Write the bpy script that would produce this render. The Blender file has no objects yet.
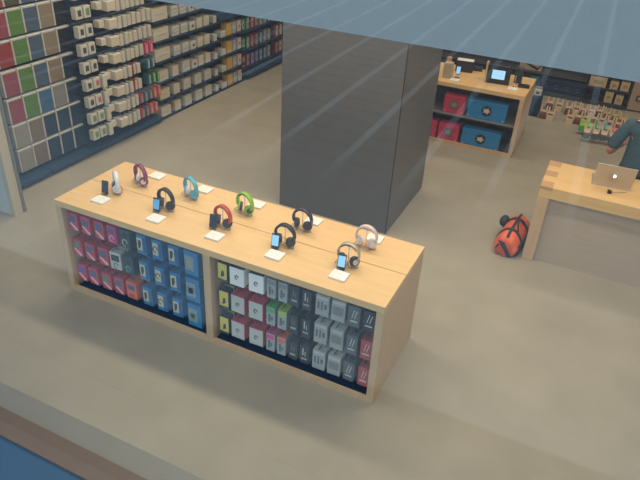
import bpy, bmesh, math, random
from mathutils import Matrix, Vector
random.seed(7)
S = bpy.context.scene
COL = S.collection
PI = math.pi

# ---------------------------------------------------------------- camera
cam_d = bpy.data.cameras.new('camera')
cam = bpy.data.objects.new('camera', cam_d)
COL.objects.link(cam)
f_px = 623.614
cam_d.sensor_fit = 'HORIZONTAL'; cam_d.sensor_width = 36.0
cam_d.lens = f_px / 640.0 * 36.0
cam_d.clip_start = 0.05; cam_d.clip_end = 300
Rc = Matrix(((0.89975734, 0.43326138, 0.05216613),
             (0.2689308, -0.45636729, -0.84817753),
             (-0.34367566, 0.77718304, -0.52713714)))      # world -> camera (x right, y down, z forward)
flip = Matrix(((1, 0, 0), (0, -1, 0), (0, 0, -1)))
Mw = (flip @ Rc).transposed().to_4x4()
Mw.translation = Vector((0.901, -3.162, 3.412))
cam.matrix_world = Mw
S.camera = cam

# ---------------------------------------------------------------- world, light, exposure
S.view_settings.view_transform = 'Standard'
S.view_settings.look = 'None'
S.view_settings.gamma = 1.0
S.view_settings.use_curve_mapping = False
S.view_settings.exposure = 0.0
w = bpy.data.worlds.new('sky'); S.world = w; w.use_nodes = True
bg = w.node_tree.nodes['Background']
bg.inputs[0].default_value = (0.64, 0.77, 0.88, 1)
bg.inputs[1].default_value = 1.55

def area(name, loc, sx, sy, power, col):
    l = bpy.data.lights.new(name, 'AREA'); l.shape = 'RECTANGLE'; l.size = sx; l.size_y = sy
    l.energy = power; l.color = col
    o = bpy.data.objects.new(name, l); o.location = loc; COL.objects.link(o)
    return o
WARM = (1.0, 0.83, 0.62)
area('ceiling_strip_or_fill_light', (-0.5, 1.75, 4.22), 5.6, 0.35, 170, WARM)
area('ceiling_strip_or_fill_light', (-0.5, -0.25, 4.22), 5.6, 0.35, 75, WARM)  # unseen fill row, added to brighten and warm the front floor
area('ceiling_strip_or_fill_light', (0.2, 4.6, 4.22), 6.0, 0.35, 75, WARM)
area('ceiling_strip_or_fill_light', (0.6, 7.0, 4.22), 7.0, 0.35, 80, WARM)
area('shelf_wash_light', (-4.25, 3.6, 4.22), 0.25, 5.0, 95, WARM)

# ---------------------------------------------------------------- materials
MATS = {}
def mat(name, col, rough=0.5, metal=0.0, noise=0.0, scale=20, bump=0.0, emit=None, spec=None, stretch=None):
    if name in MATS: return MATS[name]
    m = bpy.data.materials.new(name); m.use_nodes = True
    nt = m.node_tree; b = nt.nodes['Principled BSDF']
    b.inputs['Base Color'].default_value = (*col, 1)
    b.inputs['Roughness'].default_value = rough
    b.inputs['Metallic'].default_value = metal
    if spec is not None: b.inputs['Specular IOR Level'].default_value = spec
    if emit:
        b.inputs['Emission Color'].default_value = (*emit[0], 1); b.inputs['Emission Strength'].default_value = emit[1]
    if noise or bump:
        tc = nt.nodes.new('ShaderNodeTexCoord'); n = nt.nodes.new('ShaderNodeTexNoise')
        n.inputs['Scale'].default_value = scale; n.inputs['Detail'].default_value = 4
        src = tc.outputs['Object']
        if stretch:
            mp = nt.nodes.new('ShaderNodeMapping'); mp.inputs['Scale'].default_value = stretch
            nt.links.new(src, mp.inputs[0]); src = mp.outputs[0]
        nt.links.new(src, n.inputs['Vector'])
        if noise:
            mx = nt.nodes.new('ShaderNodeMix'); mx.data_type = 'RGBA'
            mx.inputs[6].default_value = (*[c * (1 - noise) for c in col], 1)
            mx.inputs[7].default_value = (*[min(1, c * (1 + noise)) for c in col], 1)
            nt.links.new(n.outputs['Fac'], mx.inputs[0]); nt.links.new(mx.outputs[2], b.inputs['Base Color'])
        if bump:
            bp = nt.nodes.new('ShaderNodeBump'); bp.inputs['Strength'].default_value = bump
            nt.links.new(n.outputs['Fac'], bp.inputs['Height']); nt.links.new(bp.outputs[0], b.inputs['Normal'])
    MATS[name] = m
    return m

def lin(r, g, b):
    return tuple(((c / 255) / 12.92 if c / 255 <= 0.04045 else ((c / 255 + 0.055) / 1.055) ** 2.4) for c in (r, g, b))

WOOD = mat('maple wood', (0.70, 0.45, 0.205), 0.45, noise=0.13, scale=3, stretch=(1.2, 9, 9))
WOODY = mat('maple wood upright', (0.57, 0.385, 0.225), 0.5, noise=0.12, scale=3, stretch=(6, 6, 1.0))
WOODD = mat('maple end grain', (0.50, 0.29, 0.15), 0.55, noise=0.12, scale=30)
SEAM = mat('seam dark', (0.05, 0.03, 0.02), 0.8)
NAVY = mat('navy fixture paint', (0.014, 0.030, 0.062), 0.6, spec=0.12, noise=0.1)
NAVYL = mat('navy ledge paint', (0.022, 0.050, 0.095), 0.6, spec=0.12, noise=0.1)
BLACK = mat('black plastic', (0.012, 0.013, 0.016), 0.4)
DARKM = mat('dark metal', (0.05, 0.05, 0.055), 0.4, metal=0.6)
STEEL = mat('grey painted metal', (0.16, 0.17, 0.17), 0.45)
CHROME = mat('chrome', (0.7, 0.7, 0.72), 0.2, metal=1.0)
WHITE = mat('white card', (0.80, 0.79, 0.75), 0.5)
CREAM = mat('cream carton', (0.58, 0.51, 0.40), 0.55, noise=0.06)
GREYC = mat('pale grey carton', (0.50, 0.50, 0.47), 0.55)
ALU = mat('brushed aluminium', (0.55, 0.52, 0.48), 0.38, metal=0.75)

def floor_mat():
    m = bpy.data.materials.new('honed stone floor'); m.use_nodes = True
    nt = m.node_tree; b = nt.nodes['Principled BSDF']; L = nt.links.new
    tc = nt.nodes.new('ShaderNodeTexCoord')
    n = nt.nodes.new('ShaderNodeTexNoise'); n.inputs['Scale'].default_value = 2.2; n.inputs['Detail'].default_value = 8
    n2 = nt.nodes.new('ShaderNodeTexNoise'); n2.inputs['Scale'].default_value = 60; n2.inputs['Detail'].default_value = 3
    L(tc.outputs['Object'], n.inputs['Vector']); L(tc.outputs['Object'], n2.inputs['Vector'])
    br = nt.nodes.new('ShaderNodeTexBrick')
    br.inputs['Color1'].default_value = (0.321, 0.283, 0.222, 1)
    br.inputs['Color2'].default_value = (0.333, 0.295, 0.232, 1)
    br.inputs['Mortar'].default_value = (0.307, 0.271, 0.213, 1)
    br.inputs['Scale'].default_value = 1.0; br.inputs['Mortar Size'].default_value = 0.003
    br.inputs['Brick Width'].default_value = 1.5; br.inputs['Row Height'].default_value = 0.75
    L(tc.outputs['Object'], br.inputs['Vector'])
    r = nt.nodes.new('ShaderNodeMapRange'); r.inputs['From Min'].default_value = 0.3; r.inputs['From Max'].default_value = 0.7
    r.inputs['To Min'].default_value = 0.92; r.inputs['To Max'].default_value = 1.07
    L(n.outputs['Fac'], r.inputs[0])
    r2 = nt.nodes.new('ShaderNodeMapRange'); r2.inputs['To Min'].default_value = 0.93; r2.inputs['To Max'].default_value = 1.07
    L(n2.outputs['Fac'], r2.inputs[0])
    mu = nt.nodes.new('ShaderNodeMath'); mu.operation = 'MULTIPLY'; L(r.outputs[0], mu.inputs[0]); L(r2.outputs[0], mu.inputs[1])
    vm = nt.nodes.new('ShaderNodeVectorMath'); vm.operation = 'SCALE'
    L(br.outputs['Color'], vm.inputs[0]); L(mu.outputs[0], vm.inputs['Scale'])
    L(vm.outputs[0], b.inputs['Base Color']); b.inputs['Roughness'].default_value = 0.55
    b.inputs['Specular IOR Level'].default_value = 0.3
    return m

def plaza_mat():
    """outdoor paving: brown-grey boards across, pale inlaid lines about a metre apart running away from the shop"""
    m = bpy.data.materials.new('striped plaza paving'); m.use_nodes = True
    nt = m.node_tree; b = nt.nodes['Principled BSDF']; L = nt.links.new
    tc = nt.nodes.new('ShaderNodeTexCoord'); sp = nt.nodes.new('ShaderNodeSeparateXYZ'); L(tc.outputs['Object'], sp.inputs[0])
    def M(op, a, bb=None):
        k = nt.nodes.new('ShaderNodeMath'); k.operation = op
        for i, v in enumerate((a, bb)):
            if v is None: continue
            if isinstance(v, (int, float)): k.inputs[i].default_value = v
            else: L(v, k.inputs[i])
        return k.outputs[0]
    sx = M('ADD', M('MULTIPLY', sp.outputs['Y'], -0.028), sp.outputs['X'])
    fx = M('FRACT', M('DIVIDE', M('ADD', sx, 40.42), 0.965))
    stripe = M('LESS_THAN', fx, 0.115)
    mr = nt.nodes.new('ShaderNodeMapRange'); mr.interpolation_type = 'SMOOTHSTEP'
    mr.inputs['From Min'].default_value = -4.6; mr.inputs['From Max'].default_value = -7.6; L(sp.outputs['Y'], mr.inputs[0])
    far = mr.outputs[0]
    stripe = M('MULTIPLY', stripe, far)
    n = nt.nodes.new('ShaderNodeTexNoise'); n.inputs['Scale'].default_value = 1.0; n.inputs['Detail'].default_value = 5
    mp = nt.nodes.new('ShaderNodeMapping'); mp.inputs['Scale'].default_value = (0.5, 7, 1); L(tc.outputs['Object'], mp.inputs[0]); L(mp.outputs[0], n.inputs['Vector'])
    fy = M('LESS_THAN', M('FRACT', M('DIVIDE', sp.outputs['Y'], 0.47)), 0.22)
    mx = nt.nodes.new('ShaderNodeMix'); mx.data_type = 'RGBA'
    mx.inputs[6].default_value = (0.19, 0.18, 0.19, 1); mx.inputs[7].default_value = (0.29, 0.28, 0.30, 1); L(n.outputs['Fac'], mx.inputs[0])
    m2 = nt.nodes.new('ShaderNodeMix'); m2.data_type = 'RGBA'; m2.inputs[7].default_value = (0.17, 0.12, 0.09, 1)
    L(M('MULTIPLY', M('MULTIPLY', fy, far), 0.85), m2.inputs[0]); L(mx.outputs[2], m2.inputs[6])
    m3 = nt.nodes.new('ShaderNodeMix'); m3.data_type = 'RGBA'; m3.inputs[7].default_value = (0.60, 0.64, 0.68, 1)
    L(stripe, m3.inputs[0]); L(m2.outputs[2], m3.inputs[6])
    m4 = nt.nodes.new('ShaderNodeMix'); m4.data_type = 'RGBA'; m4.inputs[6].default_value = (0.46, 0.54, 0.60, 1)  # pale blue near zone, coloured to put a haze into the window reflection
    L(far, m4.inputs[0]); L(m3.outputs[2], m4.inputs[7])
    L(m4.outputs[2], b.inputs['Base Color']); b.inputs['Roughness'].default_value = 0.8
    return m

def glass_mat(name='shop window glass', base=0.05, tint=(0.93, 0.96, 0.97)):
    m = bpy.data.materials.new(name); m.use_nodes = True
    nt = m.node_tree; nt.nodes.clear(); L = nt.links.new
    out = nt.nodes.new('ShaderNodeOutputMaterial'); mix = nt.nodes.new('ShaderNodeMixShader')
    tr = nt.nodes.new('ShaderNodeBsdfTransparent'); gl = nt.nodes.new('ShaderNodeBsdfGlossy')
    tr.inputs[0].default_value = (*tint, 1); gl.inputs['Roughness'].default_value = 0.0
    g = nt.nodes.new('ShaderNodeNewGeometry'); d = nt.nodes.new('ShaderNodeVectorMath'); d.operation = 'DOT_PRODUCT'
    L(g.outputs['Incoming'], d.inputs[0]); L(g.outputs['Normal'], d.inputs[1])
    def M(op, a, b):
        k = nt.nodes.new('ShaderNodeMath'); k.operation = op
        for i, v in enumerate((a, b)):
            if isinstance(v, (int, float)): k.inputs[i].default_value = v
            elif v is not None: L(v, k.inputs[i])
        return k.outputs[0]
    c = M('ABSOLUTE', d.outputs['Value'], 0)
    fz = M('ADD', M('MULTIPLY', M('POWER', M('SUBTRACT', 1.0, c), 5.0), 1 - base), base)
    L(fz, mix.inputs[0]); L(tr.outputs[0], mix.inputs[1]); L(gl.outputs[0], mix.inputs[2]); L(mix.outputs[0], out.inputs[0])
    return m
GLASS = glass_mat()
ACRYL = glass_mat('clear acrylic', 0.07, (0.93, 0.93, 0.92))

# ---------------------------------------------------------------- mesh helpers
class MB:
    def __init__(s): s.bm = bmesh.new(); s.mats = []
    def _mi(s, m):
        if m not in s.mats: s.mats.append(m)
        return s.mats.index(m)
    def _paint(s, faces, m, smooth=False):
        i = s._mi(m)
        for f in faces: f.material_index = i; f.smooth = smooth
    def box(s, x0, x1, y0, y1, z0, z1, m, bev=0.0, M=None):
        r = bmesh.ops.create_cube(s.bm, size=1.0)
        vs = r['verts']
        T = Matrix.Translation(((x0 + x1) / 2, (y0 + y1) / 2, (z0 + z1) / 2)) @ Matrix.Diagonal((x1 - x0, y1 - y0, z1 - z0, 1))
        bmesh.ops.transform(s.bm, matrix=T, verts=vs)
        fs = list({f for v in vs for f in v.link_faces})
        s._paint(fs, m)
        if bev:
            es = list({e for v in vs for e in v.link_edges})
            q = bmesh.ops.bevel(s.bm, geom=es, offset=bev, segments=2, profile=0.5, affect='EDGES')
            vs = list({v for f in q['faces'] for v in f.verts} | {v for v in vs if v.is_valid})
            s._paint({f for v in vs for f in v.link_faces}, m)
        if M is not None: bmesh.ops.transform(s.bm, matrix=M, verts=vs)
        return vs
    def cyl(s, p0, p1, r0, m, r1=None, seg=20, smooth=True):
        p0 = Vector(p0); p1 = Vector(p1); d = p1 - p0
        q = d.to_track_quat('Z', 'Y').to_matrix().to_4x4()
        r = bmesh.ops.create_cone(s.bm, cap_ends=True, segments=seg, radius1=r0, radius2=r0 if r1 is None else r1, depth=d.length,
                                  matrix=Matrix.Translation((p0 + p1) / 2) @ q)
        fs = {f for v in r['verts'] for f in v.link_faces}
        s._paint(fs, m); 
        for f in fs:
            if len(f.verts) == 4: f.smooth = smooth
        return r['verts']
    def sweep(s, pts, prof, m, up=(0, 1, 0), closed=False):
        """sweep a profile (list of 2D) along points; profile axes: side=up vector fixed, other=normal"""
        rings = []; n = len(pts); up = Vector(up)
        for i, p in enumerate(pts):
            a = Vector(pts[max(i - 1, 0)]); b = Vector(pts[min(i + 1, n - 1)])
            t = (b - a).normalized(); nn = t.cross(up)
            if nn.length < 1e-4: nn = t.cross(Vector((1, 0, 0)))
            nn.normalize(); u2 = nn.cross(t).normalized()
            rings.append([s.bm.verts.new(Vector(p) + nn * q[0] + u2 * q[1]) for q in prof])
        k = len(prof); fs = []
        for i in range(n - 1):
            for j in range(k):
                fs.append(s.bm.faces.new((rings[i][j], rings[i][(j + 1) % k], rings[i + 1][(j + 1) % k], rings[i + 1][j])))
        fs.append(s.bm.faces.new(rings[0][::-1])); fs.append(s.bm.faces.new(rings[-1]))
        s._paint(fs, m, True)
    def tube(s, pts, r, m, k=8):
        s.sweep(pts, [(r * math.cos(2 * PI * i / k), r * math.sin(2 * PI * i / k)) for i in range(k)], m, up=(0.13, 0.21, 0.97))
    def ball(s, c, rx, ry, rz, m, seg=16):
        r = bmesh.ops.create_uvsphere(s.bm, u_segments=seg, v_segments=max(6, seg // 2), radius=1.0)
        bmesh.ops.transform(s.bm, matrix=Matrix.Translation(c) @ Matrix.Diagonal((rx, ry, rz, 1)), verts=r['verts'])
        s._paint({f for v in r['verts'] for f in v.link_faces}, m, True)
    def poly(s, pts, depth_vec, m):
        """extrude polygon (3D points) along vector"""
        a = [s.bm.verts.new(p) for p in pts]; dv = Vector(depth_vec)
        b = [s.bm.verts.new(Vector(p) + dv) for p in pts]
        fs = [s.bm.faces.new(a), s.bm.faces.new(b[::-1])]
        n = len(a)
        for i in range(n): fs.append(s.bm.faces.new((a[i], b[i], b[(i + 1) % n], a[(i + 1) % n])))
        s._paint(fs, m)
    def build(s, name, parent=None, loc=(0, 0, 0), rz=0.0):
        bmesh.ops.recalc_face_normals(s.bm, faces=s.bm.faces[:])
        me = bpy.data.meshes.new(name); s.bm.to_mesh(me); s.bm.free()
        for m in s.mats: me.materials.append(m)
        o = bpy.data.objects.new(name, me); COL.objects.link(o)
        o.location = loc; o.rotation_euler = (0, 0, rz)
        if parent: o.parent = parent
        return o

def tag(o, label, cat, group=None, kind=None):
    o['label'] = label; o['category'] = cat
    if group: o['group'] = group
    if kind: o['kind'] = kind
    return o
def thing(name, label, cat, loc=(0, 0, 0), rz=0.0, group=None):
    o = bpy.data.objects.new(name, None); COL.objects.link(o); o.empty_display_size = 0.05
    o.location = loc; o.rotation_euler = (0, 0, rz)
    return tag(o, label, cat, group)
def one(name, parent, x0, x1, y0, y1, z0, z1, m, bev=0.0):
    b = MB(); b.box(x0, x1, y0, y1, z0, z1, m, bev); return b.build(name, parent)
def struct(name, x0, x1, y0, y1, z0, z1, m, label, cat, bev=0.0):
    o = one(name, None, x0, x1, y0, y1, z0, z1, m, bev); return tag(o, label, cat, kind='structure')
def copy_tree(o, loc, rz, label, group=None):
    c = o.copy(); COL.objects.link(c); c.location = loc; c.rotation_euler = (0, 0, rz); c['label'] = label
    if group: c['group'] = group
    for ch in o.children:
        d = ch.copy(); COL.objects.link(d); d.parent = c
        for g in ch.children:
            e = g.copy(); COL.objects.link(e); e.parent = d
    return c
ORD = ['first', 'second', 'third', 'fourth', 'fifth', 'sixth', 'seventh', 'eighth', 'ninth', 'tenth', 'eleventh', 'twelfth', 'thirteenth', 'fourteenth', 'fifteenth', 'sixteenth']

class Repeat:
    """first use places the built thing itself, later uses copy it with its parts"""
    def __init__(s, make): s.make = make; s.o = None
    def put(s, loc, rz, label, group):
        if s.o is None:
            s.o = s.make(); s.o.location = loc; s.o.rotation_euler = (0, 0, rz); s.o['label'] = label; s.o['group'] = group
            return s.o
        return copy_tree(s.o, loc, rz, label, group)

# ================================================================ STRUCTURE
PALE = mat('pale painted wall', (0.50, 0.54, 0.55), 0.6)
b = MB(); b.box(-5.3, 8.0, -1.10, 9.0, -0.12, 0.0, floor_mat())
tag(b.build('floor'), 'honed beige grey stone floor of the shop', 'floor', kind='structure')
b = MB(); b.box(-40, 40, -60, -2.9, -0.12, 0.0, plaza_mat())
tag(b.build('trim_5'), 'striped plaza paving outside the shop window', 'paving', kind='structure')
struct('trim_1', -5.3, 8, -1.275, -1.10, -0.12, 0.0, mat('grey border stone', (0.215, 0.205, 0.18), 0.5, noise=0.08, scale=8),
       'grey stone border just inside the shop window', 'floor border')
struct('trim_2', -5.3, 8, -1.45, -1.275, -0.12, 0.015, mat('brown threshold', (0.12, 0.085, 0.07), 0.5, noise=0.1, scale=12),
       'brown metal threshold along the foot of the shop window', 'threshold')
struct('trim_3', -5.3, 8, -2.9, -1.45, -0.12, -0.002, mat('blue paint', (0.016, 0.068, 0.14), 0.6, noise=0.12, scale=40),
       'blue strip of ground outside the window at the lower left', 'ground strip')
struct('wall_left', -5.35, -5.15, -1.10, 9.0, 0, 4.3, NAVY, 'dark wall behind the accessory shelving', 'wall')
struct('wall_back', -5.35, 8.0, 9.0, 9.2, 0, 4.3, mat('dark back wall', (0.03, 0.035, 0.045), 0.6), 'dark back wall of the shop', 'wall')
struct('wall_right', 8.0, 8.2, -1.10, 9.2, 0, 4.3, PALE, 'pale right wall of the shop', 'wall')
struct('ceiling', -5.35, 8.2, -1.10, 9.2, 4.3, 4.4, mat('white ceiling', (0.7, 0.7, 0.68), 0.7), 'white shop ceiling', 'ceiling')
struct('trim_4', -5.35, 8.2, -1.26, -1.12, 2.924, 4.4, mat('grey blue fascia', (0.35, 0.37, 0.37), 0.6, noise=0.03, scale=3),
       'grey blue header panel across the top of the shop window', 'header panel')
b = MB(); b.box(-5.3, 8.0, -1.366, -1.354, 0.015, 4.4, GLASS)
tag(b.build('window_1'), 'large clear shop window pane reflecting the striped plaza', 'window', kind='structure')
# short return wall at the near end of the shelving
struct('wall_return', -5.15, -4.36, 0.66, 0.80, 0, 3.2, PALE, 'pale grey blue end of a short wall at the left edge', 'wall')
struct('trim_6', -4.36, -4.30, 0.66, 0.765, 0, 3.2, mat('beige end trim', (0.50, 0.44, 0.34), 0.55), 'beige vertical edge of the short wall beside the shelving', 'trim')
struct('trim_7', -4.36, -4.29, 0.765, 0.80, 0, 3.2, STEEL, 'thin grey metal strip on the short wall edge', 'trim')

# column
def column_mat():
    m = mat('dark polished stone', (0.125, 0.122, 0.124), 0.42, noise=0.10, scale=6, spec=0.4)
    return m
CM = column_mat()
cx0, cx1, cy0, cy1 = -2.057, -0.773, 2.329, 3.587
struct('wall_column', cx0, cx1, cy0, cy1, 0, 4.3, CM, 'big square column clad in dark grey panels behind the near table', 'column')
for (x0, x1, y0, y1) in ((cx1 - 0.006, cx1 + 0.003, cy0 - 0.003, cy0 + 0.006),):
    struct('trim_8', x0, x1, y0, y1, 0, 4.3, SEAM, 'thin dark joint on the corner of the column', 'trim')

# ================================================================ ACCESSORY TABLES
def table_shell(label, loc, L, W, H, panels, mid=-1.41):
    t = thing('display_table', label, 'table', loc)
    b = MB(); b.box(-L, 0, 0, W * 0.5 - 0.003, H - 0.055, H, WOOD, 0.002)
    b.build('tabletop', t)
    b = MB(); b.box(-L, 0, W * 0.5 + 0.003, W, H - 0.055, H, WOOD, 0.002)
    b.build('tabletop', t)
    z1 = H - 0.055
    one('side_panel', t, -L, -L + 0.06, 0, W, 0, z1, WOODY, 0.0015)
    one('side_panel', t, -0.055, 0, 0, W, 0, z1, WOODY, 0.0015)
    one('divider', t, mid - 0.032, mid + 0.032, 0, W, 0, z1, WOODY, 0.0015)
    for x0, x1 in ((-L + 0.06, mid - 0.032), (mid + 0.032, -0.055)):
        one('bottom_rail', t, x0, x1, 0.0, 0.022, 0.0, 0.055, WOODY)
        one('bottom_rail', t, x0, x1, W - 0.022, W, 0.0, 0.055, WOODY)
        one('bottom_shelf', t, x0, x1, 0.022, W - 0.022, 0.0, 0.035, panels)
        one('back_panel', t, x0, x1, W / 2 - 0.012, W / 2 + 0.012, 0.035, z1, panels)
    return t
T1 = table_shell('long maple display table in front with ten headphones on top and boxed accessories below', (0, 0, 0), 2.889, 0.862, 0.90, NAVY)

# ---- hanging product boxes. local: front faces -y, origin at bottom centre of the FRONT face, depth goes +y
def carton(w, d, h, side, face, top=None, marks=(), name='accessory_box', cat='box', tab=True):
    def make():
        b = MB(); b.box(-w / 2, w / 2, 0.0, d, 0, h, side, 0.003)
        o = b.build(name); o['category'] = cat; o['label'] = ''
        b = MB(); b.box(-w / 2 + 0.003, w / 2 - 0.003, -0.0015, 0.0005, 0.003, h - 0.003, face)
        for (u0, v0, u1, v1, mm) in marks:      # fractions of the face
            b.box(-w / 2 + u0 * w, -w / 2 + u1 * w, -0.0028, -0.0012, v0 * h, v1 * h, mm)
        b.build('front_print', o)
        if top is not None:
            one('lid', o, -w / 2 + 0.001, w / 2 - 0.001, 0.001, d - 0.001, h - 0.004, h + 0.0015, top)
        if tab:
            one('hang_tab', o, -0.018, 0.018, d / 2 - 0.0008, d / 2 + 0.0008, h, h + 0.028, ACRYL)
        return o
    return Repeat(make)
def slant(rep_make, w, h, pts, m):
    """adds a slanted polygon mark to a carton maker"""
    base = rep_make.make
    def make():
        o = base()
        b = MB(); b.poly([(-w / 2 + u * w, -0.0045, v * h) for u, v in pts], (0, 0.0022, 0), m)
        b.build('printed_mark', o)
        return o
    rep_make.make = make
    return rep_make
def ring_mark(rep, w, h, u, v, r, m):
    base = rep.make
    def make():
        o = base(); b = MB(); n = 20
        pts = [(-w / 2 + u * w + r * math.cos(2 * PI * i / n), -0.004, v * h + r * 1.25 * math.sin(2 * PI * i / n)) for i in range(int(n * 0.8) + 1)]
        b.sweep(pts, [(-0.004, -0.001), (0.004, -0.001), (0.004, 0.001), (-0.004, 0.001)], m)
        b.build('printed_mark', o); return o
    rep.make = make
    return rep

RED = mat('red carton', (0.50, 0.045, 0.085), 0.5); REDM = mat('magenta carton', (0.48, 0.05, 0.16), 0.5)
ORG = mat('orange red carton', (0.68, 0.14, 0.08), 0.5)
BLU = mat('blue carton', (0.014, 0.19, 0.40), 0.45); BLUD = mat('deep blue carton', (0.012, 0.09, 0.28), 0.45)
DRK = mat('dark carton', (0.022, 0.035, 0.055), 0.45); TEALD = mat('dark teal carton', (0.02, 0.07, 0.10), 0.45)
YEL = mat('yellow carton', (0.66, 0.52, 0.10), 0.5); GRN = mat('green carton', (0.06, 0.42, 0.10), 0.5); LIM = mat('lime carton', (0.35, 0.52, 0.06), 0.5)
GRY = mat('silver grey carton', (0.33, 0.35, 0.35), 0.45); GRYD = mat('charcoal carton', (0.10, 0.12, 0.14), 0.45)
GLD = mat('gold print', (0.55, 0.50, 0.30), 0.5); PINKP = mat('pale pink print', (0.75, 0.45, 0.48), 0.5); WINB = mat('blue picture print', (0.05, 0.10, 0.22), 0.3)
PNK = mat('pink carton', (0.60, 0.07, 0.22), 0.5)
def red_kind(side, win):
    r = carton(0.101, 0.075, 0.165, side, side, marks=[(0.18, 0.50, 0.80, 0.86, win)])
    return slant(r, 0.101, 0.165, [(0.10, 0.42), (0.28, 0.46), (0.92, 0.18), (0.92, 0.06), (0.72, 0.06)], PINKP)
K = {}
K['red'] = red_kind(RED, WINB); K['redb'] = red_kind(RED, mat('blue lilac print', (0.10, 0.10, 0.45), 0.4)); K['redg'] = red_kind(RED, mat('green dark print', (0.10, 0.22, 0.12), 0.4))
K['mag'] = ring_mark(carton(0.10, 0.075, 0.165, REDM, REDM, marks=[(0.2, 0.6, 0.8, 0.88, WINB)]), 0.10, 0.165, 0.5, 0.3, 0.022, PINKP)
K['teal'] = ring_mark(carton(0.101, 0.075, 0.165, TEALD, TEALD, marks=[(0.2, 0.55, 0.8, 0.88, DRK)]), 0.101, 0.165, 0.5, 0.3, 0.025, GLD)
K['tealb'] = ring_mark(carton(0.101, 0.075, 0.165, TEALD, TEALD, marks=[(0.2, 0.55, 0.8, 0.88, DRK)]), 0.101, 0.165, 0.5, 0.3, 0.022, mat('green print', (0.1, 0.4, 0.3), 0.5))
K['whitebox'] = ring_mark(carton(0.112, 0.075, 0.165, GREYC, GREYC, marks=[(0.15, 0.5, 0.85, 0.86, DRK), (0.28, 0.56, 0.72, 0.80, mat('steel print', (0.25, 0.32, 0.4), 0.4))]), 0.112, 0.165, 0.5, 0.25, 0.02, GRYD)
K['org'] = carton(0.112, 0.075, 0.165, ORG, ORG, marks=[(0.15, 0.55, 0.85, 0.86, WINB), (0.28, 0.12, 0.72, 0.3, RED)])
def blue_kind(w, ring):
    r = carton(w, 0.075, 0.178, BLU, BLU, marks=[(0.08, 0.22, 0.62, 0.84, GLD), (0.70, 0.1, 0.92, 0.9, BLUD)])
    return ring_mark(r, w, 0.178, 0.35, 0.52, 0.020, DRK) if ring else slant(r, w, 0.178, [(0.2, 0.3), (0.2, 0.7), (0.48, 0.75), (0.5, 0.5), (0.35, 0.3)], DRK)
K['blu'] = blue_kind(0.096, False); K['bluo'] = blue_kind(0.096, True)
K['blub'] = carton(0.135, 0.075, 0.22, BLU, BLU, marks=[(0.08, 0.2, 0.7, 0.8, mat('grey print', (0.22, 0.30, 0.34), 0.5)), (0.2, 0.35, 0.55, 0.6, GLD)])
K['yel'] = slant(carton(0.085, 0.07, 0.165, DRK, YEL, marks=[(0.0, 0.0, 1.0, 0.14, TEALD)]), 0.085, 0.165, [(0.35, 0.25), (0.7, 0.35), (0.65, 0.62), (0.45, 0.6)], DRK)
K['wht'] = ring_mark(carton(0.124, 0.11, 0.16, WHITE, WHITE, top=DRK), 0.124, 0.16, 0.5, 0.5, 0.013, GRYD)
K['whr'] = ring_mark(carton(0.124, 0.13, 0.16, RED, GREYC, top=RED), 0.124, 0.16, 0.5, 0.5, 0.013, GRYD)
def slim(face, top, mk): return carton(0.074, 0.09, 0.168, face, face, top=top, marks=[(0.1, 0.72, 0.9, 0.95, top), (0.25, 0.2, 0.5, 0.62, mk), (0.56, 0.3, 0.75, 0.5, mk)])
K['gry'] = slim(GRY, mat('grey top', (0.2, 0.23, 0.24), 0.5), GRYD); K['grn'] = slim(GRY, GRN, GRYD); K['lim'] = slim(GRY, LIM, GRYD); K['pnk'] = slim(GRY, PNK, GRYD); K['pch'] = slim(GRY, ORG, GRYD)
K['drk'] = carton(0.074, 0.085, 0.172, DRK, DRK, marks=[(0.2, 0.25, 0.8, 0.36, GRY), (0.3, 0.5, 0.45, 0.85, GRYD), (0.55, 0.45, 0.7, 0.75, GRYD)])
K['drw'] = carton(0.074, 0.085, 0.172, DRK, DRK, marks=[(0.2, 0.25, 0.8, 0.33, GRY), (0.3, 0.5, 0.42, 0.88, GREYC), (0.55, 0.45, 0.66, 0.7, GRY)])
K['slv'] = carton(0.104, 0.055, 0.175, GRY, GRY, top=GREYC, marks=[(0.08, 0.86, 0.92, 0.94, GREYC), (0.15, 0.35, 0.3, 0.7, GRYD), (0.42, 0.3, 0.55, 0.72, GRYD), (0.65, 0.38, 0.85, 0.62, GRYD)])
K['slw'] = carton(0.104, 0.055, 0.175, GRY, GRY, top=GREYC, marks=[(0.08, 0.86, 0.92, 0.94, GREYC), (0.12, 0.3, 0.88, 0.72, mat('mid grey print', (0.2, 0.21, 0.2), 0.5))])
def wire(face): 
    r = carton(0.086, 0.085, 0.175, face, face, marks=[(0.2, 0.25, 0.8, 0.32, GREYC)])
    r = slant(r, 0.086, 0.175, [(0.30, 0.45), (0.36, 0.44), (0.55, 0.85), (0.48, 0.86)], GREYC)
    return slant(r, 0.086, 0.175, [(0.52, 0.42), (0.58, 0.41), (0.78, 0.82), (0.71, 0.83)], GREYC)
K['chr'] = wire(GRYD); K['drs'] = wire(DRK); K['rdw'] = wire(mat('dusty red carton', (0.42, 0.07, 0.08), 0.5))
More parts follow.
